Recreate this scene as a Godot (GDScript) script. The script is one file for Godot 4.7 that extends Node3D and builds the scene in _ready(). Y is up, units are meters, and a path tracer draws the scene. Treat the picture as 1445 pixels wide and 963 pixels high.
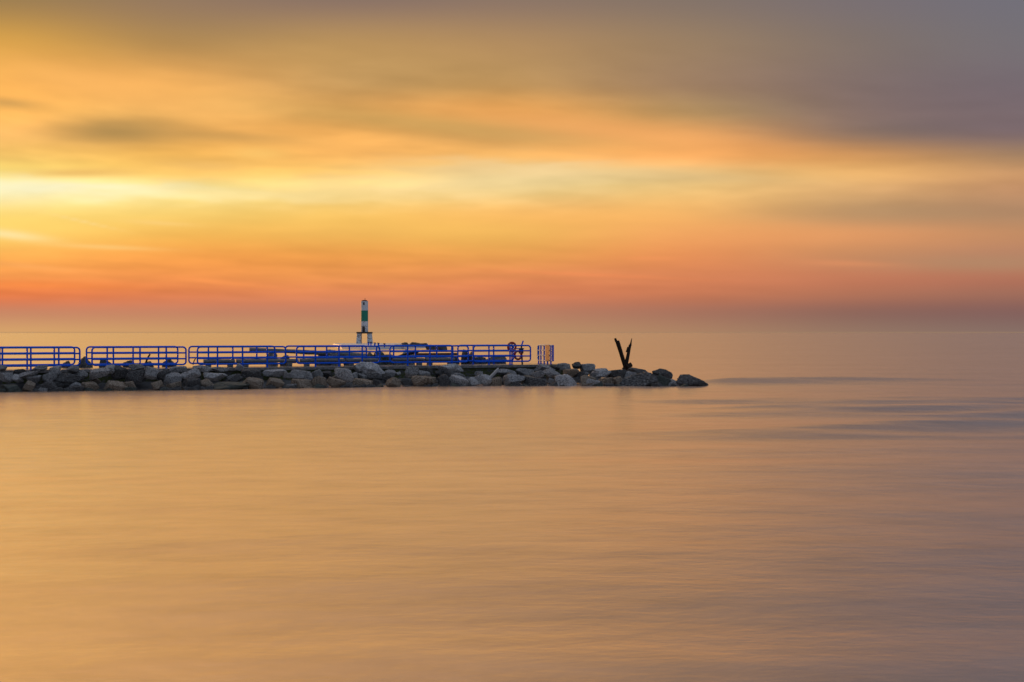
extends Node3D
# A rubble-armoured pier with blue railings at sunset, a beacon on the breakwater behind it.
# Units are metres. The camera stands at x = 0, z = 0 and looks along -Z.

const F := 1736.0          # focal length in pixels of the photograph
const CX := 722.5
const HZ := 470.0          # the horizon's row
const EYE := 2.9           # camera height above the lake
const PIER := Vector3(-20.98, 0.0, -64.7)
const TURN := 0.3911       # the pier's heading
const STEP := 1.349        # railing post spacing
const DECK := 1.0

var rng := RandomNumberGenerator.new()
var names := {}
var M := {}
var rock_meshes: Array[Mesh] = []

# ------------------------------------------------------------------ helpers
func lin(r: float, g: float, b: float) -> Color:
	return Color(r, g, b).linear_to_srgb()

func numbered(called: String) -> String:
	if not names.has(called):
		names[called] = 0
		return called
	names[called] += 1
	return "%s_%03d" % [called, names[called]]

func tag(o: Node, label: String, category: String, group := "") -> void:
	o.set_meta("label", label)
	o.set_meta("category", category)
	if group:
		o.set_meta("group", group)

func base(called: String, at: Vector3, turn := 0.0) -> Node3D:
	var o := Node3D.new()
	o.name = numbered(called)
	add_child(o)
	o.position = at
	o.rotation.y = turn
	return o

func part(called: String, mesh: Mesh, mat: Material, parent: Node, at := Vector3.ZERO) -> MeshInstance3D:
	var o := MeshInstance3D.new()
	o.mesh = mesh
	o.material_override = mat
	o.position = at
	if parent == self:
		o.name = numbered(called)
		add_child(o)
	else:
		o.name = called
		parent.add_child(o, true)
	return o

func pixel(px: float, py: float, w: float) -> Vector3:
	return Vector3((px - CX) * w / F, EYE - (py - HZ) * w / F, -w)

func along(s: float, y: float, t: float) -> Vector3:
	# s runs along the pier, t towards the camera's side of it
	return PIER + Vector3(cos(TURN) * s + sin(TURN) * t, y, -sin(TURN) * s + cos(TURN) * t)

func at_row(px: float, t: float) -> Vector2:
	# where the ray through column px meets the upright plane t: (s, w)
	var k := (px - CX) / F
	# X = k w, with X = PIER.x + c s + sn t and w = -PIER.z + sn s - c t
	var c := cos(TURN)
	var sn := sin(TURN)
	var s := (k * (-PIER.z - c * t) - PIER.x - sn * t) / (c - k * sn)
	return Vector2(s, -PIER.z + sn * s - c * t)

func st_new() -> SurfaceTool:
	var st := SurfaceTool.new()
	st.begin(Mesh.PRIMITIVE_TRIANGLES)
	return st

func done(st: SurfaceTool) -> Mesh:
	st.generate_normals()
	return st.commit()

func quad(st: SurfaceTool, a: Vector3, b: Vector3, c: Vector3, d: Vector3) -> void:
	for v in [a, b, c, a, c, d]:
		st.add_vertex(v)

func tube(st: SurfaceTool, pts: Array, radii: Array, sides: int, closed := false) -> void:
	# sweeps a round section along pts
	var n := pts.size()
	var rings := []
	var side := Vector3.ZERO
	for i in n:
		var a: Vector3 = pts[(i - 1 + n) % n] if closed or i > 0 else pts[i]
		var b: Vector3 = pts[(i + 1) % n] if closed or i < n - 1 else pts[i]
		var d := (b - a).normalized()
		if side == Vector3.ZERO:
			side = d.cross(Vector3.UP if absf(d.y) < 0.9 else Vector3.RIGHT).normalized()
		side = (side - d * side.dot(d)).normalized()
		var up := side.cross(d)
		var ring := []
		for k in sides:
			var ang := TAU * k / sides
			ring.append(pts[i] + (side * cos(ang) + up * sin(ang)) * radii[i % radii.size()])
		rings.append(ring)
	st.set_smooth_group(0)
	for i in (n if closed else n - 1):
		var r0: Array = rings[i]
		var r1: Array = rings[(i + 1) % n]
		for k in sides:
			var k2 := (k + 1) % sides
			quad(st, r0[k], r0[k2], r1[k2], r1[k])
	if not closed:
		st.set_smooth_group(-1)
		for k in range(1, sides - 1):
			st.add_vertex(rings[0][0]); st.add_vertex(rings[0][k + 1]); st.add_vertex(rings[0][k])
			st.add_vertex(rings[n - 1][0]); st.add_vertex(rings[n - 1][k]); st.add_vertex(rings[n - 1][k + 1])

func bar(a: Vector3, b: Vector3, r: float, sides := 10) -> Mesh:
	var st := st_new()
	tube(st, [a, b], [r], sides)
	return done(st)

func slab(size: Vector3, bevel: float) -> Mesh:
	# a box with chamfered edges, its origin in the middle
	var st := st_new()
	st.set_smooth_group(-1)
	var h := size / 2.0
	var p := func(sx: float, sy: float, sz: float, ax: int) -> Vector3:
		var v := Vector3(sx * (h.x - bevel), sy * (h.y - bevel), sz * (h.z - bevel))
		v[ax] = [sx, sy, sz][ax] * h[ax]
		return v
	for ax in 3:
		var b1 := (ax + 1) % 3
		var b2 := (ax + 2) % 3
		for sg in [-1.0, 1.0]:
			var c := []
			for q in [[-1.0, -1.0], [1.0, -1.0], [1.0, 1.0], [-1.0, 1.0]]:
				var s3 := Vector3.ZERO
				s3[ax] = sg; s3[b1] = q[0]; s3[b2] = q[1]
				c.append(p.call(s3.x, s3.y, s3.z, ax))
			if sg < 0:
				quad(st, c[0], c[1], c[2], c[3])
			else:
				quad(st, c[0], c[3], c[2], c[1])
	for ax in 3:               # the chamfers between faces b1 and b2, running along ax
		var b1 := (ax + 1) % 3
		var b2 := (ax + 2) % 3
		for s1 in [-1.0, 1.0]:
			for s2 in [-1.0, 1.0]:
				var lo := Vector3.ZERO
				lo[ax] = -1.0; lo[b1] = s1; lo[b2] = s2
				var hi := lo
				hi[ax] = 1.0
				var a: Vector3 = p.call(lo.x, lo.y, lo.z, b1)
				var b: Vector3 = p.call(hi.x, hi.y, hi.z, b1)
				var c: Vector3 = p.call(hi.x, hi.y, hi.z, b2)
				var d: Vector3 = p.call(lo.x, lo.y, lo.z, b2)
				if s1 * s2 > 0:
					quad(st, a, d, c, b)
				else:
					quad(st, a, b, c, d)
	for sx in [-1.0, 1.0]:
		for sy in [-1.0, 1.0]:
			for sz in [-1.0, 1.0]:
				var t := [p.call(sx, sy, sz, 0), p.call(sx, sy, sz, 1), p.call(sx, sy, sz, 2)]
				if sx * sy * sz > 0:
					t.reverse()
				for v in t:
					st.add_vertex(v)
	return done(st)

func log_mesh(length: float, r0: float, r1: float, bend: float, seed_: int, sides := 12, rough := 0.12) -> Mesh:
	# a weathered trunk along +X, its origin at the thick end
	var nz := FastNoiseLite.new()
	nz.seed = seed_
	nz.frequency = 1.0
	var n := int(length * 4.0) + 4
	var st := st_new()
	var rings := []
	for i in n + 1:
		var f := float(i) / n
		var c := Vector3(length * f, sin(f * PI) * bend, bend * 0.6 * nz.get_noise_2d(f * 3.0, 9.0))
		var ring := []
		for k in sides:
			var a := TAU * k / sides
			var r := lerpf(r0, r1, f) * (1.0 + rough * 2.0 * nz.get_noise_3d(f * length * 1.2, cos(a) * 1.4, sin(a) * 1.4) + rough * nz.get_noise_2d(a * 2.0, 40.0))
			ring.append(c + Vector3(0, cos(a), sin(a)) * r)
		rings.append(ring)
	st.set_smooth_group(0)
	for i in n:
		for k in sides:
			var k2 := (k + 1) % sides
			quad(st, rings[i][k], rings[i][k2], rings[i + 1][k2], rings[i + 1][k])
	st.set_smooth_group(-1)
	for k in range(1, sides - 1):
		st.add_vertex(rings[0][0]); st.add_vertex(rings[0][k + 1]); st.add_vertex(rings[0][k])
		st.add_vertex(rings[n][0]); st.add_vertex(rings[n][k]); st.add_vertex(rings[n][k + 1])
	return done(st)

# ------------------------------------------------------------------ boulders
func make_rock(seed_: int, cuts: int, round_: float) -> Mesh:
	# a ball cut by random planes, so that it has the flat faces and arrises of quarried stone
	var r := RandomNumberGenerator.new()
	r.seed = seed_
	var nz := FastNoiseLite.new()
	nz.seed = seed_
	nz.frequency = 0.9
	nz.fractal_octaves = 4
	var planes := []
	# three pairs of joint planes, as stone breaks in the quarry, then odd corners knocked off
	var frame := Basis.from_euler(Vector3(r.randf_range(-0.35, 0.35), r.randf() * TAU, r.randf_range(-0.35, 0.35)))
	for ax in 3:
		for sg in [-1.0, 1.0]:
			var tilt := Vector3(r.randfn(), r.randfn(), r.randfn()) * 0.22
			planes.append([(frame[ax] * sg + tilt).normalized(), r.randf_range(0.55, 0.78)])
	for i in cuts:
		var d := Vector3(r.randfn(), r.randfn() * 0.9, r.randfn()).normalized()
		planes.append([d, r.randf_range(0.62, 0.95)])
	var g := 14
	var st := st_new()
	st.set_smooth_group(0)
	var cache := {}
	var point := func(dir: Vector3) -> Vector3:
		var key := Vector3i((dir * 1000.0).round())
		if cache.has(key):
			return cache[key]
		var rad := 1.08
		for pl in planes:
			var c: float = dir.dot(pl[0])
			if c > 0.05:
				var q: float = pl[1] / c
				# a soft minimum leaves the arrises a little worn
				var h := clampf(0.5 + 0.5 * (rad - q) / round_, 0.0, 1.0)
				rad = lerpf(rad, q, h) - round_ * h * (1.0 - h)
		rad *= 1.0 + 0.10 * nz.get_noise_3dv(dir * 1.6) + 0.10 * nz.get_noise_3dv(dir * 5.0 + Vector3(7, 0, 0))
		cache[key] = dir * rad
		return cache[key]
	for ax in 3:
		for sg in [-1.0, 1.0]:
			for i in g:
				for j in g:
					var c := []
					for q in [[0, 0], [1, 0], [1, 1], [0, 1]]:
						var v := Vector3.ZERO
						v[ax] = sg
						v[(ax + 1) % 3] = tan(PI / 4 * (2.0 * (i + q[0]) / g - 1.0))
						v[(ax + 2) % 3] = tan(PI / 4 * (2.0 * (j + q[1]) / g - 1.0))
						c.append(point.call(v.normalized()))
					if sg < 0:
						quad(st, c[0], c[1], c[2], c[3])
					else:
						quad(st, c[0], c[3], c[2], c[1])
	st.generate_normals()
	return st.commit()

# ------------------------------------------------------------------ materials
func noise_tex(freq: float, oct: int, ramp: Array, seed_: int, size := 512, kind := FastNoiseLite.TYPE_SIMPLEX_SMOOTH) -> NoiseTexture2D:
	var nz := FastNoiseLite.new()
	nz.seed = seed_
	nz.noise_type = kind
	nz.frequency = freq
	nz.fractal_octaves = oct
	nz.fractal_gain = 0.55
	var t := NoiseTexture2D.new()
	t.noise = nz
	t.width = size
	t.height = size
	t.seamless = true
	if ramp:
		var gr := Gradient.new()
		var offs := PackedFloat32Array()
		var cols := PackedColorArray()
		for e in ramp:
			offs.append(e[0])
			cols.append(e[1])
		gr.offsets = offs
		gr.colors = cols
		t.color_ramp = gr
	return t

func surface(called: String, tex: Texture2D, scale_: Vector3, rough: float, bump: Texture2D = null, depth := 0.0, world := false) -> StandardMaterial3D:
	var m := StandardMaterial3D.new()
	m.resource_name = called
	m.albedo_texture = tex
	m.roughness = rough
	m.uv1_triplanar = true
	m.uv1_world_triplanar = world
	m.uv1_scale = scale_
	if bump:
		m.heightmap_enabled = true
		m.heightmap_texture = bump
		m.heightmap_scale = depth
	return m

func make_materials() -> void:
	var grit := noise_tex(0.03, 5, [], 5)
	var g := func(v: float, r := 1.0, b := 1.0) -> Color: return lin(v * r, v, v * b)
	# four kinds of stone, each mottled with lichen, grit and stain
	M.rock = [
		surface("blue_grey_stone", noise_tex(0.02, 5, [[0.0, g.call(0.03)], [0.34, g.call(0.10)], [0.44, g.call(0.27, 0.98, 1.02)], [0.6, g.call(0.46)], [0.8, g.call(0.58)], [1.0, g.call(0.2)]], 11), Vector3.ONE * 0.55, 0.85, grit, 7.0),
		surface("pale_grey_stone", noise_tex(0.02, 5, [[0.0, g.call(0.05)], [0.28, g.call(0.18)], [0.42, g.call(0.44)], [0.6, g.call(0.62)], [1.0, g.call(0.76, 1.02, 0.97)]], 12), Vector3.ONE * 0.55, 0.85, grit, 7.0),
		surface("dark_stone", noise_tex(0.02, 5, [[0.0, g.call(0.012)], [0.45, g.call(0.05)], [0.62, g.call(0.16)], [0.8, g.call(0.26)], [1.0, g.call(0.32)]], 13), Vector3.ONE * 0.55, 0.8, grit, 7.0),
		surface("tan_stone", noise_tex(0.02, 5, [[0.0, g.call(0.02, 1.3, 0.7)], [0.35, g.call(0.08, 1.35, 0.7)], [0.5, g.call(0.26, 1.25, 0.75)], [0.75, g.call(0.4, 1.15, 0.8)], [1.0, g.call(0.5, 1.1, 0.85)]], 14), Vector3.ONE * 0.55, 0.8, grit, 7.0),
		surface("algae_stone", noise_tex(0.02, 5, [[0.0, g.call(0.03, 0.8, 0.7)], [0.4, g.call(0.08, 0.8, 0.8)], [0.7, g.call(0.13, 0.85, 0.95)], [1.0, g.call(0.22)]], 15), Vector3.ONE * 0.55, 0.6, grit, 7.0),
	]
	M.bed = surface("rubble", noise_tex(0.05, 5, [[0.0, g.call(0.05)], [1.0, g.call(0.2)]], 16), Vector3.ONE * 0.6, 0.95, grit, 6.0, true)
	M.concrete = surface("wet_concrete", noise_tex(0.02, 6, [[0.0, g.call(0.09)], [0.5, g.call(0.19)], [1.0, g.call(0.3)]], 17), Vector3.ONE * 0.4, 0.22, grit, 0.15)
	M.pale_slab = surface("pale_breakwater", noise_tex(0.02, 5, [[0.0, g.call(0.6)], [0.5, g.call(0.8)], [1.0, g.call(0.86)]], 40), Vector3.ONE * 0.2, 0.4, grit, 0.4)  # pale, fairly smooth surface of the breakwater slab
	M.wall = surface("mossy_concrete", noise_tex(0.012, 6, [[0.0, g.call(0.05)], [0.38, g.call(0.12)], [0.5, lin(0.075, 0.095, 0.025)], [0.62, lin(0.06, 0.08, 0.018)], [0.8, g.call(0.1, 1.1, 0.8)], [1.0, g.call(0.16)]], 18), Vector3(0.3, 0.6, 0.3), 0.9, grit, 1.5)
	M.paint = surface("blue_paint", noise_tex(0.03, 4, [[0.0, lin(0.002, 0.08, 0.62)], [0.5, lin(0.003, 0.125, 0.85)], [0.86, lin(0.004, 0.14, 0.9)], [0.93, lin(0.06, 0.05, 0.12)], [1.0, lin(0.12, 0.045, 0.02)]], 19), Vector3.ONE * 0.5, 0.35)
	M.paint.metallic_specular = 0.25
	M.white = surface("glow_pale_rail", noise_tex(0.03, 4, [[0.0, g.call(0.5)], [0.6, g.call(0.75)], [1.0, g.call(0.82)]], 20), Vector3.ONE * 0.5, 0.4)  # end rails coloured pale so the peach glow shows on them
	M.orange = surface("orange_board", noise_tex(0.2, 3, [[0.0, lin(0.18, 0.04, 0.02)], [0.5, lin(0.5, 0.12, 0.06)], [1.0, lin(0.62, 0.18, 0.10)]], 21), Vector3.ONE * 1.2, 0.5)
	M.red = surface("red_ring", noise_tex(0.04, 4, [[0.0, lin(0.3, 0.006, 0.006)], [1.0, lin(0.6, 0.02, 0.015)]], 22), Vector3.ONE, 0.4)
	M.rope = surface("rope", noise_tex(0.1, 3, [[0.0, g.call(0.3)], [1.0, g.call(0.6)]], 23), Vector3.ONE * 3.0, 0.9)
	M.dark = surface("dark_iron", noise_tex(0.05, 4, [[0.0, lin(0.015, 0.015, 0.018)], [0.6, lin(0.04, 0.035, 0.035)], [1.0, lin(0.12, 0.06, 0.035)]], 24), Vector3.ONE, 0.6)
	M.timber = surface("weathered_timber", noise_tex(0.03, 5, [[0.0, g.call(0.07)], [0.5, g.call(0.2)], [1.0, g.call(0.38)]], 25), Vector3(0.3, 2.0, 2.0), 0.85, grit, 1.5)
	M.black_timber = surface("tarred_timber", noise_tex(0.03, 5, [[0.0, g.call(0.012, 1.3, 0.8)], [0.6, g.call(0.035, 1.4, 0.75)], [1.0, g.call(0.11, 1.4, 0.75)]], 26), Vector3(2.0, 0.4, 2.0), 0.95, grit, 2.5)
	M.black_timber.metallic_specular = 0.2
	M.plank = surface("bleached_plank", noise_tex(0.03, 5, [[0.0, g.call(0.25)], [1.0, g.call(0.55)]], 27), Vector3(0.4, 3.0, 3.0), 0.85, grit, 0.6)
	M.beacon = surface("flaking_white_paint", noise_tex(0.016, 5, [[0.0, g.call(0.04)], [0.3, g.call(0.14)], [0.36, g.call(0.68, 0.94, 1.05)], [1.0, g.call(0.8, 0.94, 1.05)]], 28), Vector3.ONE * 0.22, 0.6)
	M.beacon_top = surface("white_panels", noise_tex(0.016, 5, [[0.0, g.call(0.3)], [0.3, g.call(0.62, 0.95, 1.05)], [1.0, g.call(0.78, 0.95, 1.05)]], 29), Vector3.ONE * 0.3, 0.5)
	M.green = surface("green_band", noise_tex(0.03, 4, [[0.0, lin(0.005, 0.17, 0.11)], [1.0, lin(0.015, 0.3, 0.2)]], 30), Vector3.ONE * 0.4, 0.5)

# ------------------------------------------------------------------ sky
const SKY_X := [0.0, 240.0, 480.0, 722.0, 960.0, 1200.0, 1445.0]
const SKY_Y := [0.0, 60.0, 120.0, 160.0, 190.0, 220.0, 245.0, 265.0, 300.0, 330.0, 360.0, 390.0, 415.0, 440.0, 470.0]
# air and cloud colours, one row for each height, left to right
const SKY_C := [
	["a08052", "967a60", "8c7466", "8d7667", "857469", "7a7072", "737079"],
	["d9a24d", "b68d56", "ba925d", "b08b60", "9b8064", "82736b", "767075"],
	["fab45a", "eaab5c", "c5985c", "bd925b", "a28264", "826f69", "766a70"],
	["fcb95f", "ffc069", "e2a65b", "eeaa5c", "ba9260", "8a7369", "7a6a6e"],
	["f8bb68", "f4b45f", "f5b25f", "dba25e", "e0a160", "967864", "806c6c"],
	["ffcd6e", "fabe60", "fab964", "f4b768", "faaf64", "d49a60", "a58264"],
	["ffe182", "ffcd6e", "ffcd73", "f0d08a", "e6be7c", "e8b26e", "c89669"],
	["fff5c0", "ffe694", "ffdc87", "f0d087", "e8be78", "e1af73", "c39169"],
	["ffdc7d", "fad273", "fac869", "fabe69", "f5b669", "c39669", "b48a69"],
	["ffd26a", "fabe5a", "f5b95a", "f0b45a", "f0a55f", "e19b64", "c38c64"],
	["faaf50", "faa54b", "f0a04b", "eba050", "e69155", "cd8c5f", "b98264"],
	["fa9b4b", "f5964b", "ee964e", "e48c52", "da8455", "c87d5a", "b4735a"],
	["ec7f46", "e68450", "e08755", "d88055", "ca7a55", "b47358", "a06c5a"],
	["cb8662", "c98462", "c48162", "be7f61", "ab745d", "92685b", "86625c"],
	["d6a36b", "cc9b68", "c29467", "b88d66", "ad8364", "957664", "876f66"],
]
var sky_rows := []
var streak: FastNoiseLite
var wisp: FastNoiseLite

func spline(p: Array, t: float) -> Color:
	# Catmull-Rom over four colours
	var t2 := t * t
	var t3 := t2 * t
	return p[0] * (-0.5 * t3 + t2 - 0.5 * t) + p[1] * (1.5 * t3 - 2.5 * t2 + 1.0) + p[2] * (-1.5 * t3 + 2.0 * t2 + 0.5 * t) + p[3] * (0.5 * t3 - 0.5 * t2)

func find(a: Array, v: float) -> Vector2:
	var i := 0
	while i < a.size() - 2 and v > a[i + 1]:
		i += 1
	return Vector2(i, clampf((v - a[i]) / (a[i + 1] - a[i]), 0.0, 1.0))

func cloud_colour(x: float, y: float) -> Color:
	var fx := find(SKY_X, x)
	var fy := find(SKY_Y, y)
	var cols := []
	var last := SKY_X.size() - 1
	for r in range(-1, 3):
		var row: Array = sky_rows[clampi(int(fy.x) + r, 0, SKY_Y.size() - 1)]
		var i := int(fx.x)
		cols.append(spline([row[maxi(i - 1, 0)], row[i], row[i + 1], row[mini(i + 2, last)]], fx.y))
	var c := spline(cols, fy.y)
	var grey := c.get_luminance()
	return c.lerp(Color(grey, grey, grey), 0.03 * smoothstep(280.0, 390.0, y) * smoothstep(470.0, 430.0, y))

func blob(x: float, y: float, cx: float, cy: float, rx: float, ry: float, slope := 0.0) -> float:
	var dx := (x - cx) / rx
	var dy := (y - cy - slope * (x - cx)) / ry
	return exp(-(dx * dx + dy * dy))

func sky_at(az: float, el: float, fine: bool) -> Color:
	# the colour of air and cloud in a direction; az turns right from the view axis
	var a := clampf(az, -0.9, 0.9)
	var x := CX + F * tan(a)
	var y := HZ - F * tan(clampf(el, 0.0, 1.2)) / cos(a)
	var c := cloud_colour(clampf(x, 0.0, 1445.0), clampf(y, 0.0, 470.0))
	if fine:
		# banks and streaks of cloud drawn out by the wind, sloping a little to the right
		var band := smoothstep(20.0, 150.0, y) * smoothstep(470.0, 400.0, y)
		var warm := smoothstep(1400.0, 500.0, x)
		var bend := 110.0 * (1.0 - exp(-maxf(x + 200.0, 0.0) / 330.0)) + 0.045 * maxf(x - 650.0, 0.0)
		var yy := y - bend * smoothstep(340.0, 130.0, y)
		var n := streak.get_noise_2d(x * 0.40, yy * 1.7)
		var n2 := streak.get_noise_2d(x * 1.1 + 900.0, yy * 6.0)
		c = c * (1.0 + band * (0.35 + 0.65 * warm) * lerpf(1.0, 0.4, smoothstep(255.0, 310.0, y)) * (0.22 * n + 0.11 * n2))
		var dusk := Color(0.42, 0.255, 0.085)
		c = c.lerp(dusk, 0.9 * blob(x, y, 165, 187 + 14.0 * n, 95, 19, 0.03))
		c = c.lerp(dusk, 0.5 * blob(x, y, 330, 194, 120, 9, 0.06))
		c = c.lerp(dusk * 1.15, 0.5 * blob(x, y, 10, 146, 45, 7, 0.06))
		c = c.lerp(Color(0.72, 0.40, 0.115), 0.7 * blob(x, y, 110, 244, 80, 6, -0.02))
		c = c.lerp(Color(0.72, 0.42, 0.13), 0.6 * blob(x, y, 290, 235, 70, 9, 0.05))
		c = c.lerp(Color(0.55, 0.35, 0.11), 0.65 * blob(x, y, 640, 178, 260, 16, 0.09))
		c = c.lerp(Color(1.0, 0.60, 0.16), 0.6 * blob(x, y, 365, 217, 40, 9, 0.02))
		c = c.lerp(Color(1.0, 0.93, 0.60), 0.9 * blob(x, y, 100, 265 + 12.0 * n2 + 9.0 * n, 160, 9, 0.03))
		c = c.lerp(Color(1.0, 0.80, 0.36), 0.6 * blob(x, y, 300, 276 + 10.0 * n2, 190, 7, 0.03))
		c = c.lerp(Color(0.98, 0.48, 0.13), 0.55 * blob(x, y, 170, 128, 190, 26, 0.22))
		c = c.lerp(Color(0.95, 0.42, 0.13), 0.6 * blob(x, y, 860, 185, 210, 18, 0.11))
		c = c.lerp(Color(0.92, 0.66, 0.32), 0.6 * blob(x, y, 740, 240 + 16.0 * n2, 140, 12, 0.02))
		c = c.lerp(Color(0.80, 0.58, 0.30), 0.2 * blob(x, y, 980, 250, 150, 8, 0.04))
		c = c.lerp(Color(0.45, 0.29, 0.14), 0.25 * blob(x, y, 1230, 306 + 10.0 * n, 190, 12, 0.03))
		c = c.lerp(Color(0.43, 0.27, 0.15), 0.5 * blob(x, y, 1400, 372, 170, 13, 0.0))
		c = c.lerp(Color(0.95, 0.72, 0.40), 0.4 * blob(x, y, 620, 262 + 14.0 * n2, 240, 20, -0.03))
		# low wisps and a contrail catching the light
		c = c.lerp(Color(1.0, 0.80, 0.38), 0.85 * blob(x, y, 10, 331, 55, 6, 0.12))
		c = c.lerp(Color(1.0, 0.66, 0.24), 0.6 * blob(x, y, 150, 349, 70, 2.5, 0.04))
		c = c.lerp(Color(1.0, 0.66, 0.24), 0.5 * blob(x, y, 225, 315, 45, 2.5, 0.06))
		c = c.lerp(Color(1.0, 0.42, 0.12), 0.55 * blob(x, y, 40, 376, 70, 4, 0.09))
		c = c.lerp(Color(1.0, 0.28, 0.065), 0.6 * blob(x, y, 40, 402, 150, 5, 0.02))
		c = c.lerp(Color(1.0, 0.33, 0.09), 0.6 * blob(x, y, 285, 396, 85, 3.0, 0.10))
		c = c.lerp(Color(1.0, 0.74, 0.34), 0.5 * blob(x, y, 118, 313, 42, 1.3, 0.23))
		c = c.lerp(Color(0.95, 0.28, 0.10), 0.4 * blob(x, y, 830, 388, 150, 2.2, 0.045))
		c = c.lerp(Color(0.95, 0.32, 0.11), 0.4 * blob(x, y, 910, 365, 40, 2.2, 0.02))
		c = c.lerp(Color(0.80, 0.30, 0.13), 0.5 * blob(x, y, 1190, 372, 70, 4, 0.03))
		var low := smoothstep(330.0, 380.0, y) * smoothstep(440.0, 405.0, y)
		var fil := wisp.get_noise_2d(x * 0.8, (y - 0.035 * x) * 10.0)
		c = c * (1.0 + low * warm * 0.15 * fil)
		var mid := smoothstep(200.0, 235.0, y) * smoothstep(320.0, 285.0, y)
		c = c * (1.0 + mid * 0.11 * wisp.get_noise_2d(x * 0.7, (y + 0.03 * x) * 4.0))
	# beyond the picture: sun glow, golden cloud added to gild the lake, overhead brightened
	var el_f := clampf(el / (PI / 2.0), 0.0, 1.0)
	var from_sun := absf(wrapf(az + 0.60, -PI, PI))
	var far_side := smoothstep(0.9, 2.4, from_sun)
	var added_veil := exp(-pow(from_sun / 0.55, 2.0)) * exp(-pow(el / 0.7, 2.0))
	var glow := exp(-pow(from_sun / 0.45, 2.0)) * exp(-pow((el - 0.08) / 0.2, 2.0))
	var clear := Color(0.075, 0.085, 0.12).lerp(Color(0.13, 0.155, 0.21), far_side)
	clear = clear.lerp(Color(0.50, 0.58, 0.74), smoothstep(0.25, 0.75, el_f) * (0.35 + 0.65 * far_side))
	clear = clear.lerp(Color(2.0, 1.14, 0.37), added_veil * 0.95)
	clear = clear.lerp(Color(1.9, 1.1, 0.4), glow)
	var side := maxf(smoothstep(0.40, 0.80, absf(az)), smoothstep(0.27, 0.42, el))
	return c.lerp(clear, side)

func make_sky() -> Texture2D:
	for row in SKY_C:
		var r := []
		for h in row:
			r.append(Color(h).srgb_to_linear())
		sky_rows.append(r)
	streak = FastNoiseLite.new()
	streak.seed = 4
	streak.frequency = 0.006
	streak.fractal_octaves = 4
	streak.domain_warp_enabled = true
	streak.domain_warp_amplitude = 18.0
	streak.domain_warp_frequency = 0.008
	wisp = FastNoiseLite.new()
	wisp.seed = 9
	wisp.frequency = 0.006
	wisp.fractal_octaves = 4
	var w := 4096
	var h := 2048
	var small := Image.create_empty(512, 256, false, Image.FORMAT_RGBF)
	for j in 256:
		var el := PI / 2.0 - (j + 0.5) / 256.0 * PI
		for i in 512:
			small.set_pixel(i, j, sky_at(wrapf((i + 0.5) / 512.0 * TAU, -PI, PI), maxf(el, 0.0), false))
	small.resize(w, h, Image.INTERPOLATE_BILINEAR)
	var span := 420
	for j in range(h / 2 - 320, h / 2 + 4):
		var el := PI / 2.0 - (j + 0.5) / h * PI
		for i in range(-span, span):
			var az := (i + 0.5) / w * TAU
			small.set_pixel(posmod(i, w), j, sky_at(az, maxf(el, 0.0), true))
	# below the horizon, where only the lake lies, one horizon colour
	small.fill_rect(Rect2i(0, h / 2, w, h / 2), Color(0.36, 0.225, 0.135))
	return ImageTexture.create_from_image(small)

# ------------------------------------------------------------------ the lake
var swell: FastNoiseLite

func lift(x: float, z: float) -> float:
	var e := swell.get_noise_2d(x * 0.3 + 70.0, z * 0.8)
	# a wave patch and long roller off the tip, shaped to darken reflections
	var dark_swell := smoothstep(0.15, 0.7, exp(-pow((x - 24.0) / 16.0, 2.0) - pow((z + 46.0) / 10.0, 2.0)) + 0.5 * e)
	var roller := exp(-pow((z + 71.5 + 0.20 * (x - 11.0) - 1.5 * e) / 1.6, 2.0)) * smoothstep(9.0, 13.0, x) * smoothstep(34.0, 16.0, x)
	return 0.05 * swell.get_noise_2d(x * 0.6, z * 2.2) * smoothstep(160.0, 60.0, -z) + 0.42 * dark_swell * swell.get_noise_2d(x * 0.5 + 300.0, z * 1.7 + 0.2 * x) + 0.30 * roller

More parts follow.
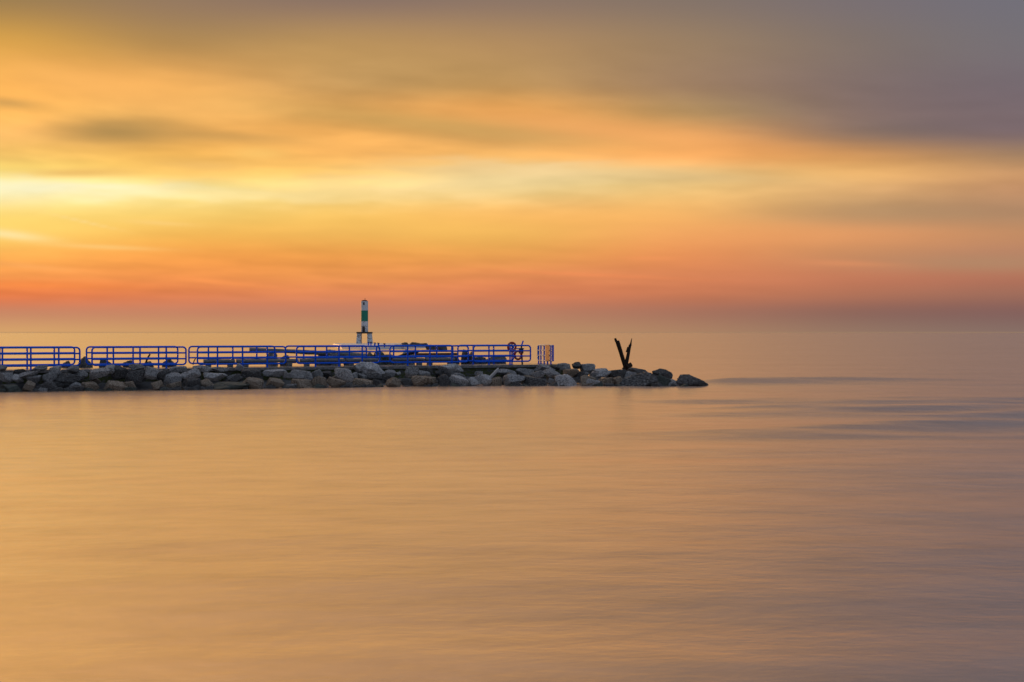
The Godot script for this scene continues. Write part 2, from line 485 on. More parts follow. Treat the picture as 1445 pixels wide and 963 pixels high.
func make_water() -> void:
	swell = FastNoiseLite.new()
	swell.seed = 22
	swell.frequency = 0.06
	swell.fractal_octaves = 3
	var lane := FastNoiseLite.new()
	lane.seed = 21
	lane.frequency = 0.01
	lane.fractal_octaves = 5
	var st := st_new()
	var rows := [80.0, 30.0, 5.0, -4.0]
	var d := 7.0
	while d < 24000.0:
		rows.append(-d)
		d *= 1.018 if d < 700.0 else 1.12
	var cols := 240
	st.set_smooth_group(0)
	for z in rows:
		var half := maxf(80.0, -z * 1.5)
		for i in cols + 1:
			var x: float = half * (2.0 * i / cols - 1.0)
			# turbid water, one silt colour throughout with faint streaks of scum
			var n := lane.get_noise_2d(x * 2.0, z * 7.0)
			var n2 := lane.get_noise_2d(x * 6.0 + 500.0, z * 30.0)
			var c := Color(0.87, 0.73, 0.65) * (1.0 + 0.06 * n + 0.05 * n2)
			c.a = 1.0
			var h0: float = lift(x, z)
			var nx: float = (lift(x + 0.4, z) - h0) / 0.4
			var nz_: float = (lift(x, z + 0.4) - h0) / 0.4
			st.set_color(c)
			st.set_normal(Vector3(-nx, 1.0, -nz_).normalized())
			st.add_vertex(Vector3(x, h0, z))
	for r in rows.size() - 1:
		for i in cols:
			var a := r * (cols + 1) + i
			var b := a + cols + 1
			for k in [a, b, a + 1, a + 1, b, b + 1]:
				st.add_index(k)
	var m := StandardMaterial3D.new()
	m.resource_name = "lake_water"
	m.vertex_color_use_as_albedo = true
	m.metallic = 1.0
	m.roughness = 0.27
	m.normal_enabled = true
	var nz := FastNoiseLite.new()
	nz.seed = 33
	nz.frequency = 0.012
	nz.fractal_octaves = 6
	nz.fractal_gain = 0.6
	var nt := NoiseTexture2D.new()
	nt.noise = nz
	nt.width = 1024
	nt.height = 1024
	nt.seamless = true
	nt.as_normal_map = true
	nt.bump_strength = 4.0
	m.normal_texture = nt
	m.albedo_texture = noise_tex(0.012, 6, [[0.0, lin(0.82, 0.82, 0.82)], [0.3, lin(0.92, 0.92, 0.92)], [0.7, lin(1, 1, 1)], [1.0, lin(1, 1, 1)]], 34, 1024)
	m.normal_scale = 0.18
	m.uv1_triplanar = true
	m.uv1_world_triplanar = true
	m.uv1_scale = Vector3(0.035, 0.05, 0.075)
	var o := part("water", st.commit(), m, self)
	o.set_meta("kind", "structure")
	o.set_meta("label", "smooth lake water mirroring the sunset")

# ------------------------------------------------------------------ pier and railings
func front_of(s: float) -> float:
	# how far the rubble slope reaches out from the railing line
	return 2.2 + 0.125 * maxf(s + 4.0, 0.0) + 0.004 * maxf(s, 0.0) * maxf(s - 14.0, 0.0)

func make_bed() -> void:
	var st := st_new()
	st.set_smooth_group(0)
	var nz := FastNoiseLite.new()
	nz.seed = 6
	nz.frequency = 0.9
	var prof := []
	var ss := 0
	var s := -16.0
	while s <= 33.5:
		var tip := smoothstep(33.0, 24.0, s)
		var tf := front_of(s)
		var row := []
		var back := -3.0
		var crest := lerpf(-0.4, 0.3, tip)
		for q in [[tf + 1.6, -1.6], [tf - 0.7, -0.3], [tf * 0.5, crest * 0.1], [0.35, crest], [back, crest], [back - 1.4, 0.25 * tip], [back - 3.6, -1.6]]:
			var v := along(s, q[1] + 0.12 * nz.get_noise_2d(s * 2.0, q[0] * 2.0), q[0])
			row.append(v)
		prof.append(row)
		s += 0.5
		ss += 1
	for i in ss - 1:
		for k in 6:
			quad(st, prof[i][k], prof[i][k + 1], prof[i + 1][k + 1], prof[i + 1][k])
	st.set_smooth_group(-1)
	for k in range(1, 6):
		var e: Array = prof[ss - 1]
		st.add_vertex(e[0]); st.add_vertex(e[k]); st.add_vertex(e[k + 1])
		var b: Array = prof[0]
		st.add_vertex(b[0]); st.add_vertex(b[k + 1]); st.add_vertex(b[k])
	var o := part("rubble_bank", done(st), M.bed, self)
	o.set_meta("kind", "structure")
	o.set_meta("label", "dark rubble bank under the boulders of the pier")

func make_pier() -> void:
	var pier := base("pier", along(0.0, 0.0, 0.0), TURN)
	tag(pier, "long low wet concrete pier with a mossy side wall behind the boulders", "pier")
	var panel := STEP * 4.0
	var s := -2.6 - panel * 2.0
	while s < 26.0:
		var e := minf(s + panel, 26.2)
		var len_ := e - s - 0.025
		part("deck_slab", slab(Vector3(len_, 0.16, 3.0), 0.012), M.concrete, pier, Vector3((s + e) / 2.0, DECK - 0.08, -1.25))
		var wl := part("wall_panel", slab(Vector3(len_ + 0.01, 1.6, 2.8), 0.015), M.wall, pier, Vector3((s + e) / 2.0, 0.04, -1.25))
		if e > 22.0:
			wl.set_meta("label", "side wall green with moss towards the pier end")
		s = e
		if e > 26.1:
			break
	# the timber kerb along the far edge, set on blocks
	var kerb := [[287.0, 331.0], [333.0, 421.0], [423.0, 486.0], [488.0, 533.0], [554.0, 598.0], [600.0, 641.0]]
	for i in kerb.size():
		var a := at_row(kerb[i][0], -2.3).x
		var b := at_row(kerb[i][1], -2.3).x
		var o := base("kerb_timber", along(a, DECK, -2.3), TURN)
		tag(o, "weathered grey timber kerb set on blocks, %s" % ["by the railing gap with a thin stick", "under the propped driftwood log", "beside the peaked boulder", "in front of the beacon", "under the slanting dark log", "under the reddish plank"][i], "timber", "kerb timbers on the pier")
		var lm := part("beam", log_mesh(b - a, 0.115, 0.10, 0.01, 50 + i, 10, 0.10), M.timber, o, Vector3(0, 0.30, 0))
		lm.scale.z = 1.3
		for k in [0.15, 0.85]:
			part("block", slab(Vector3(0.3, 0.2, 0.28), 0.02), M.timber, o, Vector3((b - a) * k, 0.1, 0))

func rounded_frame(x0: float, x1: float, y0: float, y1: float, r: float) -> Array:
	var pts := []
	for c in [[x1 - r, y1 - r, 0.0], [x0 + r, y1 - r, 90.0], [x0 + r, y0 + r, 180.0], [x1 - r, y0 + r, 270.0]]:
		for k in 6:
			var a := deg_to_rad(c[2] + 90.0 * k / 5.0)
			pts.append(Vector3(c[0] + cos(a) * r, c[1] + sin(a) * r, 0))
	return pts

func railing(at: Vector3, turn: float, x0: float, x1: float, posts: Array, foot: float, label: String, rail_mat: Material) -> Node3D:
	# frame of bent tube, two rails and the posts welded behind it; x measured from `at`
	var o := base("railing_panel", at, turn)
	tag(o, label, "railing", "blue tube railing panels of the pier")
	var r := 0.047
	var y0 := 0.20
	var y1 := 1.14
	var st := st_new()
	tube(st, rounded_frame(x0, x1, y0, y1, 0.17), [r], 10, true)
	part("frame", done(st), rail_mat, o)
	for k in [1, 2]:
		var y := lerpf(y0, y1, k / 3.0)
		part("rail", bar(Vector3(x0 + r, y, 0), Vector3(x1 - r, y, 0), r * 0.95), rail_mat, o)
	for p in posts:
		var po := part("post", bar(Vector3(p, foot, -0.01), Vector3(p, y1 - 0.012, -0.01), r * 1.0), M.paint, o)
		part("base_plate", slab(Vector3(0.16, 0.014, 0.16), 0.003), M.paint, po, Vector3(p, foot + 0.009, -0.01))
	return o

func make_railings() -> void:
	var from_end := ["sixth", "fifth", "fourth", "third", "second", "last"]
	for k in 6:
		var u0 := (k - 1) * 4.0
		var shift := -0.27 if k == 5 else 0.0
		var s0 := (u0 + shift) * STEP
		var x0 := -0.79 * STEP
		var x1 := 2.76 * STEP
		var posts := [0.0, STEP, 2.0 * STEP]
		if k == 5:
			x0 = -0.73 * STEP
			x1 = 1.98 * STEP
			posts = [0.0, STEP]
		var which: String = ("last blue railing panel before the pier end" if k == 5 else "%s blue railing panel counted back from the pier end" % from_end[k])
		railing(along(s0, DECK, 0.0), TURN, x0, x1, posts, 0.0, which + ", on the boulder side", M.paint)
		var far := -0.14
		railing(along(s0 + far, DECK, -2.3), TURN, x0, x1, posts, 0.40 if k > 1 and k < 5 else 0.0, which + ", on the lake side", M.paint)
	# across the pier end
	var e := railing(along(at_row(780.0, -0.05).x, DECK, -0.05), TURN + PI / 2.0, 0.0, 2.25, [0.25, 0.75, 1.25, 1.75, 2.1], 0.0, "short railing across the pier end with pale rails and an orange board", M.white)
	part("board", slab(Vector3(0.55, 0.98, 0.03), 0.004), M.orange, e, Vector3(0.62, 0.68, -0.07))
	var cap := st_new()
	tube(cap, [Vector3(-0.03, 0.18, 0.0), Vector3(-0.03, 1.16, 0.0)], [0.06], 10)
	part("end_post", done(cap), M.paint, e)

func make_life_rings() -> void:
	var p1 := at_row(722.5, -0.45)
	var p2 := at_row(737.0, -0.45)
	var stand := base("life_ring_stand", along(p1.x, DECK, -0.45), TURN)
	tag(stand, "blue post stand that carries two red life rings", "stand")
	var gap := p2.x - p1.x
	part("post", bar(Vector3.ZERO, Vector3(0, 1.32, 0), 0.045), M.paint, stand)
	part("post", bar(Vector3(gap, 0, 0), Vector3(gap - 0.06, 1.12, 0), 0.05), M.dark, stand)
	part("hook", bar(Vector3(gap - 0.06, 1.12, 0), Vector3(gap + 0.06, 1.42, 0), 0.045), M.paint, stand)
	part("cross_bar", bar(Vector3(-0.3, 0.95, 0.02), Vector3(gap + 0.1, 0.95, 0.02), 0.03), M.paint, stand)
	part("rope_box", slab(Vector3(0.26, 0.34, 0.2), 0.03), M.dark, stand, Vector3(gap - 0.08, 0.82, 0.0))
	for q in [[722.3, 489.7, -0.36, "upper red life ring showing above the railing's top rail", 0.0], [731.0, 501.5, -0.33, "lower red life ring hung slantwise behind the railing", 0.25]]:
		var r := at_row(q[0], q[2])
		var pos := along(r.x, EYE - (q[1] - HZ) * r.y / F, q[2])
		var o := base("life_ring", pos, TURN + q[4])
		tag(o, q[3], "life ring", "red life rings")
		var t := TorusMesh.new()
		t.inner_radius = 0.185
		t.outer_radius = 0.31
		t.rings = 40
		t.ring_segments = 14
		var ring := part("ring", t, M.red, o)
		ring.rotation.x = PI / 2.0
		for k in 4:
			var a := TAU * (k + 0.5) / 4.0
			var b := TorusMesh.new()
			b.inner_radius = 0.052
			b.outer_radius = 0.07
			b.rings = 16
			b.ring_segments = 6
			var band := part("rope_band", b, M.rope, o, Vector3(cos(a), sin(a), 0) * 0.2475)
			band.basis = Basis(Vector3(0, 0, 1), a) * Basis(Vector3(1, 0, 0), 0.0)
			band.scale = Vector3(1, 2.0, 1)

# ------------------------------------------------------------------ boulders on the slope
# [column, row, half width, half height in photograph pixels, tier 0 waterline / 1 slope / 2 wall, tone, lean in degrees]
const BOULDERS := [
	[7, 532, 14, 8, 1, 0, 8], [23, 535, 9, 5, 1, 1, -20], [41, 529, 17, 5, 1, 0, 22], [27, 526, 9, 5, 2, 2, 0], [55, 520, 14, 4, 2, 0, 5], [46, 535, 11, 6, 1, 0, 14],
	[78, 523, 10, 8, 2, 1, 0], [68, 533, 12, 7, 1, 0, 20], [103, 521, 7, 5, 2, 0, 0], [98, 535, 19, 8, 1, 2, -8], [113, 529, 9, 7, 2, 0, 15], [67, 545, 17, 6, 0, 2, 4],
	[16, 546, 16, 6, 0, 4, 0], [41, 543, 10, 6, 0, 3, 0], [126, 543, 13, 7, 0, 3, -8], [137, 528, 17, 8, 1, 0, 12], [155, 522, 8, 7, 2, 1, 0], [167, 525, 13, 9, 2, 2, -10],
	[160, 543, 17, 6, 0, 3, 0], [193, 518, 10, 6, 2, 0, 0], [191, 532, 19, 10, 1, 2, 24], [212, 527, 11, 9, 1, 0, -25], [225, 528, 9, 8, 2, 0, 0], [223, 541, 11, 5, 0, 3, 0],
	[106, 547, 12, 4, 0, 2, 0], [183, 542, 11, 6, 0, 3, 0], [250, 522, 16, 6, 2, 0, -5], [232, 529, 10, 8, 1, 2, 0], [244, 535, 12, 9, 1, 0, 0], [270, 529, 16, 7, 1, 1, 18],
	[286, 520, 13, 5, 2, 1, -6], [270, 538, 14, 6, 0, 2, 0], [245, 543, 14, 5, 0, 3, 0], [303, 531, 18, 6, 1, 1, 0], [291, 541, 9, 6, 0, 3, 0], [326, 544, 29, 5, 0, 4, 2],
	[338, 519, 7, 6, 2, 1, -25], [335, 535, 12, 6, 1, 2, 24], [353, 529, 19, 9, 1, 2, -14], [310, 522, 11, 4, 2, 0, 0], [388, 527, 15, 6, 2, 1, 4], [386, 538, 13, 5, 0, 3, 0],
	[358, 539, 16, 6, 0, 3, -12], [406, 530, 8, 5, 1, 0, 0], [426, 529, 15, 8, 1, 0, 0], [424, 539, 19, 6, 0, 3, -4], [447, 528, 9, 6, 2, 0, 0], [451, 537, 11, 6, 0, 3, 0],
	[450, 540, 13, 6, 0, 3, 0], [461, 529, 9, 7, 2, 2, 0], [485, 528, 16, 10, 1, 1, 0], [507, 519, 9, 7, 2, 1, 8], [523, 523, 18, 11, 2, 1, -6], [513, 539, 19, 6, 0, 3, 2],
	[473, 538, 14, 5, 0, 3, 0], [550, 528, 8, 6, 2, 0, 0], [561, 528, 5, 3, 2, 1, 0], [555, 537, 12, 5, 0, 3, 0], [581, 526, 13, 8, 1, 0, 15], [601, 526, 12, 6, 2, 2, 0],
	[598, 536, 21, 6, 0, 3, 6], [634, 523, 17, 9, 2, 1, 0], [628, 536, 12, 6, 0, 2, 0], [648, 535, 16, 6, 0, 1, -6], [673, 534, 12, 6, 0, 0, 14], [676, 527, 6, 4, 2, 0, 0],
	[650, 538, 13, 5, 0, 3, 0], [668, 535, 9, 5, 0, 1, 0], [677, 528, 5, 3, 1, 1, 0], [686, 534, 11, 5, 0, 1, -10], [699, 538, 11, 7, 0, 3, 0], [713, 526, 14, 5, 2, 0, -5],
	[724, 534, 17, 5, 0, 0, 0], [740, 526, 12, 6, 2, 0, 8], [767, 521, 14, 7, 2, 0, 0], [754, 537, 19, 8, 0, 2, -6], [778, 529, 12, 7, 1, 0, -20], [795, 517, 11, 6, 2, 0, 0],
	[799, 538, 19, 7, 0, 1, -4], [806, 526, 11, 6, 1, 3, 0], [813, 516, 8, 5, 2, 2, 0], [829, 521, 12, 8, 2, 0, -10], [829, 537, 14, 6, 0, 3, 0], [848, 525, 12, 6, 1, 1, 0],
	[857, 536, 10, 5, 0, 3, 0], [866, 527, 9, 6, 1, 2, 0], [872, 535, 9, 6, 0, 3, 0], [849, 528, 14, 6, 1, 1, -3], [856, 538, 13, 5, 0, 3, 0], [872, 530, 14, 9, 1, 2, 10],
	[896, 525, 21, 6, 2, 2, -3], [901, 535, 31, 9, 0, 2, 6], [935, 528, 13, 7, 1, 2, -14], [936, 537, 13, 7, 0, 4, -10], [952, 541, 15, 5, 0, 0, -14], [974, 537, 24, 6, 0, 2, -5],
	[833, 538, 13, 5, 0, 1, 0], [918, 533, 16, 8, 1, 2, 0], [746, 535, 10, 6, 0, 3, 0], [620, 529, 7, 6, 2, 2, 0], [3, 520, 8, 5, 2, 0, 0],
	[783, 519, 9, 5, 2, 2, 0], [758, 529, 9, 6, 1, 0, 10], [784, 535, 12, 6, 1, 3, 0], [818, 530, 12, 7, 1, 2, 0], [841, 531, 9, 6, 1, 0, 0], [887, 531, 11, 7, 1, 0, 0],
]

func place_of(px: float) -> String:
	if px > 893.0:
		return "on the tip beyond the leaning piles"
	if px > 757.0:
		return "between the railing end and leaning piles"
	if px > 666.0:
		return "under the last railing panel"
	return "under railing panel %s from pier end" % ["six", "five", "four", "three", "two"][clampi(int((px + 22.0) / 141.0), 0, 4)]

func make_boulders() -> void:
	for i in 18:
		rock_meshes.append(make_rock(300 + i * 7, 4 + i % 5, 0.012 + 0.01 * (i % 3)))
	var tones := ["blue-grey", "pale grey", "dark charcoal", "tan brown", "algae-stained"]
	var tiers := ["at the waterline", "halfway up the slope", "against the pier top"]
	rng.seed = 77
	for b in BOULDERS:
		var tier: int = b[4]
		var r := at_row(b[0], 1.0)
		var tf := front_of(r.x)
		var t: float = [tf * 0.88, tf * 0.55, 0.75 if b[0] < 760 else 0.3 + 0.1 * tf][tier] + rng.randf_range(-0.12, 0.12)
		r = at_row(b[0], t)
		var m := r.y / F
		var o := MeshInstance3D.new()
		o.name = numbered("boulder")
		o.mesh = rock_meshes[rng.randi() % rock_meshes.size()]
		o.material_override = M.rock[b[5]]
		add_child(o)
		o.position = along(r.x, EYE - (b[1] - HZ) * m, t)
		var hw: float = b[2] * m * 1.10
		var hh: float = b[3] * m * 1.12
		if tier == 0:          # the waterline stones stand on the bottom
			o.position.y -= hh * 0.5
			hh *= 1.5
		var lean := deg_to_rad(b[6] + rng.randf_range(-9, 9))
		o.basis = Basis(Vector3(0, 0, 1), lean) * Basis.from_scale(Vector3(hw, hh, maxf(hw * 0.75, 0.4))) * Basis(Vector3.UP, rng.randf() * TAU)
		var where := place_of(b[0])
		tag(o, "%s %s boulder %s %s" % ["flat" if b[2] > 2.5 * b[3] else ("large" if b[2] > 15 else ("small" if b[2] < 10 else "blocky")), tones[b[5]], tiers[tier], where], "boulder", "boulders armouring the pier")
	# smaller stones wedged between the big ones
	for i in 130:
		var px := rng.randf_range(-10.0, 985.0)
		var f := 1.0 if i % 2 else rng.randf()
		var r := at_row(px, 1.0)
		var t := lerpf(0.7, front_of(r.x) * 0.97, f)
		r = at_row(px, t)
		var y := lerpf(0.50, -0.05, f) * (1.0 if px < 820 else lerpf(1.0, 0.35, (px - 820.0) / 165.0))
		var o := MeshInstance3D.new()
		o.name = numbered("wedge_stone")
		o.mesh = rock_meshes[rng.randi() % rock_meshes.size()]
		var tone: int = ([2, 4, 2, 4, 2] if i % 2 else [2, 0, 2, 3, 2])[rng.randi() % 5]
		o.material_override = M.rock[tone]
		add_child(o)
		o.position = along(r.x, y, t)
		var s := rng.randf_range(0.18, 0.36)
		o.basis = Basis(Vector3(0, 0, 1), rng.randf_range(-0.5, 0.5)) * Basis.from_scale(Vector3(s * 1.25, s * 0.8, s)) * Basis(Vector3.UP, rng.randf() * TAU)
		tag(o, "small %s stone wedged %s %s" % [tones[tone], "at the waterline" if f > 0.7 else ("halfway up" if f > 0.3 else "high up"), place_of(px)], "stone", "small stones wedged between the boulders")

func make_far_side() -> void:
	# boulders that stand up behind the deck on the lake side, and what the waves left there
	rng.seed = 5
	var humps := [[93, 515, 6, 5], [118, 514, 9, 8], [147, 514, 11, 6], [184, 515, 10, 4], [207, 516, 12, 4], [240, 515, 12, 4], [384, 503, 8, 6], [402, 505, 9, 4], [471, 500, 9, 6], [491, 500, 8, 4], [458, 505, 14, 4], [535, 504, 11, 6], [548, 503, 9, 5], [522, 503, 9, 4],
		[575, 503, 12, 4], [655, 499, 6, 4], [664, 501, 5, 4], [679, 505, 8, 4], [668, 508, 12, 5], [700, 508, 15, 4], [640, 505, 7, 3]]
	for h in humps:
		var t := -4.2 if h[0] < 600 else -4.0
		var r := at_row(h[0], t)
		var m := r.y / F
		var o := MeshInstance3D.new()
		o.name = numbered("boulder")
		o.mesh = rock_meshes[rng.randi() % rock_meshes.size()]
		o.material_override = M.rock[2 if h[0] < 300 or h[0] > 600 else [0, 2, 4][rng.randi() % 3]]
		add_child(o)
		var top: float = EYE - (h[1] - h[3] - HZ) * m
		var hh := maxf((top - 0.45) / 1.6, 0.25)
		o.position = along(r.x, top - hh * 0.8, t)
		o.basis = Basis(Vector3(0, 0, 1), rng.randf_range(-0.2, 0.2)) * Basis.from_scale(Vector3(h[2] * m * 1.15, hh, 0.6)) * Basis(Vector3.UP, rng.randf() * TAU)
		var where := "behind the railing gap near the slanting stick" if h[0] < 300 else ("behind the propped driftwood trunk" if h[0] < 600 else "behind the second railing panel from the pier end")
		tag(o, "%s boulder on the pier's lake side %s" % ["tall" if hh > 0.5 else "low", where], "boulder", "boulders on the lake side of the pier")
	# the long trunk that lies propped up
	var a := along(at_row(352.0, -3.6).x, 0.0, -3.6)
	var ra := at_row(352.0, -3.6)
	var rb := at_row(517.0, -4.4)
	a = along(ra.x, EYE - (493.6 - HZ) * ra.y / F, -3.6)
	var b := along(rb.x, EYE - (502.5 - HZ) * rb.y / F, -4.4)
	lay_log("driftwood_log", "long grey driftwood trunk propped up slantwise behind the railing", a, b, 0.11, 0.15, 61, M.timber)
	for q in [[205.0, 511.0, 211.5, 500.0, 0.055, "short dark stick slanting up from the lake-side boulders"], [272.0, 512.0, 276.5, 505.0, 0.03, "thin dark stick poking up behind a railing gap"], [556.0, 503.5, 590.0, 496.5, 0.10, "dark driftwood log slanting up under the far rocks"]]:
		var r1 := at_row(q[0], -3.4)
		var r2 := at_row(q[2], -3.4)
		lay_log("driftwood_stick", q[5], along(r1.x, EYE - (q[1] - HZ) * r1.y / F - 0.12, -3.4), along(r2.x, EYE - (q[3] - HZ) * r2.y / F, -3.4), q[4], q[4] * 0.8, int(q[0]), M.black_timber)
	# reddish plank behind the second panel
	var r3 := at_row(590.0, -3.3)
	var pl := base("brown_plank", along(r3.x, EYE - (500.5 - HZ) * r3.y / F, -3.3), TURN)
	tag(pl, "reddish brown plank lying on boulders behind the railing", "plank")
	part("board", slab(Vector3(2.6, 0.16, 0.3), 0.01), M.orange_wood, pl, Vector3(1.2, 0, 0))

func lay_log(called: String, label: String, a: Vector3, b: Vector3, r0: float, r1: float, seed_: int, mat: Material) -> Node3D:
	var o := part(called, log_mesh(a.distance_to(b), r0, r1, 0.03, seed_, 12, 0.1), mat, self)
	o.position = a
	var x := (b - a).normalized()
	var z := x.cross(Vector3.UP).normalized()
	o.basis = Basis(x, z.cross(x), z)
	tag(o, label, "driftwood")
	return o

func make_piles() -> void:
	# the two leaning piles at the tip
	var t := 2.2
	for q in [[883.5, 522.0, 871.0, 481.5, 0.125, 0.115, "blunt", "blunt-topped black timber pile leaning towards the railings", 91], [881.5, 522.0, 891.2, 478.0, 0.125, 0.085, "pointed", "splintered black timber pile rising to a point", 92]]:
		var r1 := at_row(q[0], t)
		var r2 := at_row(q[2], t)
		var a := along(r1.x, EYE - (q[1] - HZ) * r1.y / F, t)
		var b := along(r2.x, EYE - (q[3] - HZ) * r2.y / F, t)
		var o := base("timber_pile", a)
		tag(o, q[7], "pile", "leaning piles on the rubble tip")
		var d := b - a
		var x := d.normalized()
		var z := x.cross(Vector3(0, 0, 1)).normalized().cross(x) * -1.0
		var bas := Basis(x, z.cross(x), z)
		var shaft := 0.80 if q[6] == "pointed" else 1.0
		var sh := part("shaft", log_mesh(d.length() * shaft, q[4], q[5], 0.015, q[8], 12, 0.09), M.black_timber, o)
		sh.basis = bas
		if q[6] == "pointed":
			var tip := part("splinter", log_mesh(d.length() * 0.24, q[5] * 0.85, 0.015, 0.0, 95, 8, 0.2), M.black_timber, o, d * 0.77 + Vector3(0.02, 0, 0))
			tip.basis = bas
			var knob := part("knot", log_mesh(0.32, 0.07, 0.05, 0.0, 96, 8, 0.2), M.black_timber, o, d * 0.56 + Vector3(-0.1, 0, 0))
			knob.basis = bas
		else:
			var cap := part("split_head", log_mesh(0.2, 0.08, 0.06, 0.0, 97, 8, 0.2), M.black_timber, o, d * 0.985 + Vector3(-0.07, 0, 0))
			cap.basis = bas
	var rs := at_row(886.0, t + 0.15)
	var stump := part("timber_stump", log_mesh(0.36, 0.15, 0.13, 0.0, 93, 12, 0.2), M.black_timber, self)
	stump.position = along(rs.x - 0.1, EYE - (518.0 - HZ) * rs.y / F, t + 0.15)
	stump.rotation = Vector3(0, TURN, 0.35)
	tag(stump, "short black timber stump at the foot of the leaning piles", "stump")
	# a pale plank washed up on the boulders
	var p1 := at_row(673.5, 2.2)
	var p2 := at_row(694.0, 1.6)
	var a2 := along(p1.x, EYE - (534.5 - HZ) * p1.y / F, 2.2 + front_of(p1.x) * 0.3)
	var b2 := along(p2.x, EYE - (520.5 - HZ) * p2.y / F, 1.5 + front_of(p1.x) * 0.2)
	var pk := part("washed_up_plank", slab(Vector3(a2.distance_to(b2), 0.16, 0.1), 0.012), M.plank, self)
	pk.position = (a2 + b2) / 2.0
	var px := (b2 - a2).normalized()
	var pz := px.cross(Vector3.UP).normalized()
	pk.basis = Basis(px, pz.cross(px), pz)
	tag(pk, "bleached grey plank leaning on boulders below the last railing panel", "plank")

# ------------------------------------------------------------------ beacon and its breakwater
func make_beacon() -> void:
	var w := 255.0
	var top := 0.7
	# breakwater: a low flat slab that runs out to the beacon
	var bw := base("breakwater", Vector3(0, 0, 0))
	tag(bw, "low flat pale breakwater slab under the green and white beacon", "breakwater")
	var outline := [[470.0, 262.0], [604.0, 262.0], [604.0, 240.0], [566.0, 222.0], [520.0, 214.0], [482.0, 224.0]]
	var st := st_new()
	st.set_smooth_group(-1)
	var ring := []
	for q in outline:
		ring.append(Vector3((q[0] - CX) * q[1] / F, top, -q[1]))
	for k in range(1, ring.size() - 1):
		st.add_vertex(ring[0]); st.add_vertex(ring[k]); st.add_vertex(ring[k + 1])
	for k in ring.size():
		var a: Vector3 = ring[k]
		var b: Vector3 = ring[(k + 1) % ring.size()]
		quad(st, a, Vector3(a.x, -1.5, a.z), Vector3(b.x, -1.5, b.z), b)
	part("slab", done(st), M.pale_slab, bw)
	# boulders heaped on it
	rng.seed = 8
	for q in [[571, 488, 5, 4.5], [563, 489, 8, 2.5], [585, 487.5, 7, 4], [592, 488, 8, 3], [599, 487.5, 5, 3.5], [606, 488.5, 6, 2.5], [614, 489, 9, 2], [578, 489, 8, 3], [623, 489.5, 7, 1.6]]:
		var ww: float = 226.0 - 0.3 * (q[0] - 560.0)
		var m: float = ww / F
		var o := MeshInstance3D.new()
		o.name = numbered("boulder")
		o.mesh = rock_meshes[rng.randi() % rock_meshes.size()]
		o.material_override = M.rock[2]
		add_child(o)
		var tp: float = EYE - (q[1] - q[3] - HZ) * m
		var foot := 0.6 if q[0] < 604 else -0.2
		o.position = Vector3((q[0] - CX) * m, (tp + foot) / 2.0, -ww)
		o.basis = Basis.from_scale(Vector3(q[2] * m * 1.1, (tp - foot) / 1.6, 0.9)) * Basis(Vector3.UP, rng.randf() * TAU)
		tag(o, "dark boulder heaped on the breakwater beyond the pier", "boulder", "boulders heaped on the far breakwater")
	# small blue bollards between the beacon and the heap
	for q in [[519.5, 486.0], [523.0, 486.5], [528.5, 487.5], [533.5, 488.0], [542.0, 489.0]]:
		var ww: float = (EYE - top) * F / (q[1] + 1.5 - HZ)
		var o := base("mooring_post", Vector3((q[0] - CX) * ww / F, top, -ww))
		tag(o, "small dark blue mooring post on the breakwater beside the beacon", "post", "mooring posts beside the beacon")
		part("shaft", bar(Vector3.ZERO, Vector3(0.05, 0.5, 0), 0.13), M.paint, o)
		part("cap", bar(Vector3(0.03, 0.5, 0), Vector3(0.05, 0.62, 0), 0.19), M.dark, o)
	# the beacon
	var o := base("beacon", Vector3((514.3 - CX) * w / F, top, -w))
	tag(o, "white cylindrical beacon with a green band on two splayed legs", "beacon")
	for sx in [-1.0, 1.0]:
		var ls := st_new()
		ls.set_smooth_group(-1)
		var c := []
		for lev in [[0.0, 1.62, 0.70], [2.06, 1.42, 0.66]]:
			for q in [[1.0, 1.0], [1.0, -1.0], [0.0, -1.0], [0.0, 1.0]]:
				var x: float = lerpf(lev[2], lev[1], q[0]) * sx
				c.append(Vector3(x, lev[0], q[1] * (1.2 if lev[0] == 0.0 else 1.1)))
		for k in 4:
			var k2 := (k + 1) % 4
			if sx > 0:
				quad(ls, c[k], c[k2], c[k2 + 4], c[k + 4])
			else:
				quad(ls, c[k2], c[k], c[k + 4], c[k2 + 4])
		quad(ls, c[4], c[5], c[6], c[7])
		part("leg", done(ls), M.beacon, o)
	part("platform", slab(Vector3(3.05, 0.34, 2.8), 0.04), M.dark, o, Vector3(0, 2.23, 0))
	var y := 2.40
	for q in [["lower_drum", 2.2, M.beacon], ["green_drum", 2.2, M.green], ["upper_drum", 1.95, M.beacon_top]]:
		var cy := CylinderMesh.new()
		cy.top_radius = 0.735
		cy.bottom_radius = 0.735
		cy.height = q[1]
		cy.radial_segments = 40
		part(q[0], cy, q[2], o, Vector3(0, y + q[1] / 2.0, 0))
		var t := TorusMesh.new()
		t.inner_radius = 0.72
		t.outer_radius = 0.765
		part("flange", t, q[2], o, Vector3(0, y + q[1] - 0.002, 0))
		y += q[1]
	part("lantern_base", bar(Vector3(0, y, 0), Vector3(0, y + 0.24, 0), 0.42, 20), M.dark, o)
	part("bird_spike", bar(Vector3(0.1, y + 0.24, 0), Vector3(0.1, y + 0.62, 0), 0.06, 6), M.dark, o)
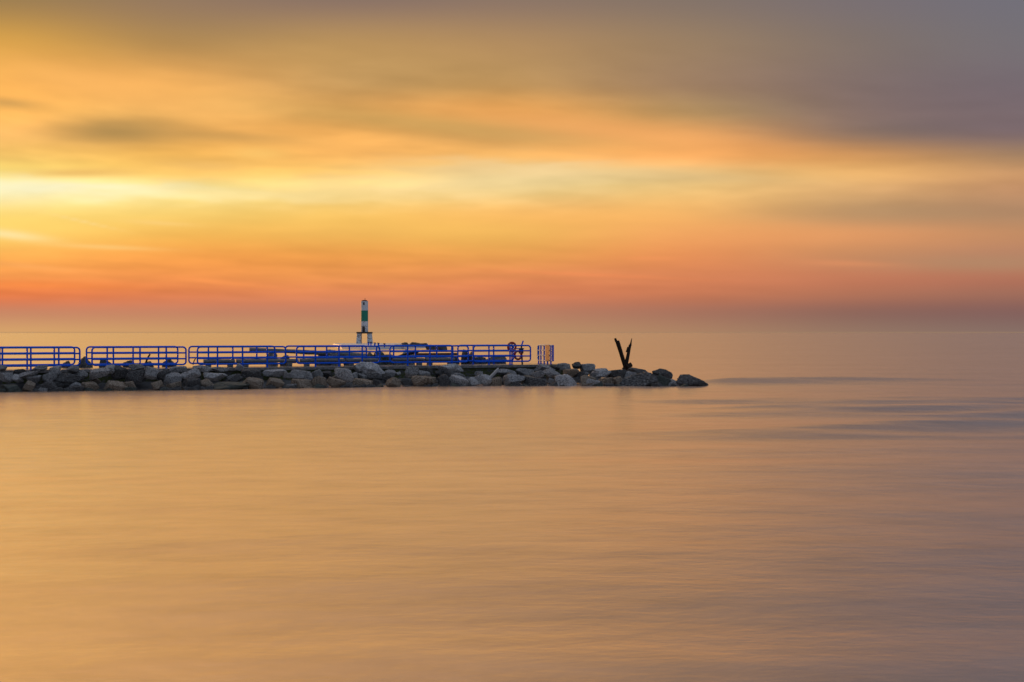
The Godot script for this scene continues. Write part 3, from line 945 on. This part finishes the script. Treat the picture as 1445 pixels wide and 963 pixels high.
	for k in 4:
		var a := TAU * (k + 0.5) / 4.0
		part("rail_stub", bar(Vector3(cos(a) * 0.68, y, sin(a) * 0.68), Vector3(cos(a) * 0.68, y + 0.22, sin(a) * 0.68), 0.05, 6), M.dark, o)
	part("hatch", slab(Vector3(0.34, 0.5, 0.06), 0.01), M.dark, o, Vector3(-0.05, 2.4 + 4.4 + 1.45, 0.735))
	part("door", slab(Vector3(0.55, 1.1, 0.08), 0.01), M.dark, o, Vector3(-0.1, 2.98, 0.72))

# ------------------------------------------------------------------ scene
func _ready() -> void:
	var cam := Camera3D.new()
	cam.name = "camera"
	cam.fov = rad_to_deg(2.0 * atan(481.5 / F))
	cam.far = 60000.0
	cam.near = 0.1
	add_child(cam)
	cam.position = Vector3(0, EYE, 0)
	cam.rotation.x = -atan((481.5 - HZ) / F)
	cam.current = true

	var env := Environment.new()
	env.background_mode = Environment.BG_SKY
	var sky := Sky.new()
	var pano := PanoramaSkyMaterial.new()
	pano.panorama = make_sky()
	sky.sky_material = pano
	env.sky = sky
	env.tonemap_mode = Environment.TONE_MAPPER_LINEAR
	env.tonemap_exposure = 1.0
	env.sdfgi_enabled = true
	env.ssao_enabled = true
	env.ssil_enabled = true
	var we := WorldEnvironment.new()
	we.name = "world_environment"
	we.environment = env
	add_child(we)

	var sun := DirectionalLight3D.new()
	sun.name = "sun"
	sun.light_color = Color(1.0, 0.72, 0.42)
	sun.light_energy = 0.28
	sun.light_angular_distance = 10.0
	sun.shadow_enabled = true
	add_child(sun)
	# low, outside the picture on the left
	var az := -0.60
	var el := 0.11
	sun.look_at_from_position(Vector3.ZERO, -Vector3(sin(az) * cos(el), sin(el), -cos(az) * cos(el)), Vector3.UP)

	make_materials()
	M.orange_wood = surface("brown_wood", noise_tex(0.03, 5, [[0.0, lin(0.08, 0.035, 0.02)], [1.0, lin(0.28, 0.13, 0.08)]], 31), Vector3(0.4, 3.0, 3.0), 0.8)
	make_water()
	make_bed()
	make_pier()
	make_railings()
	make_boulders()
	make_far_side()
	make_beacon()
	make_life_rings()
	make_piles()
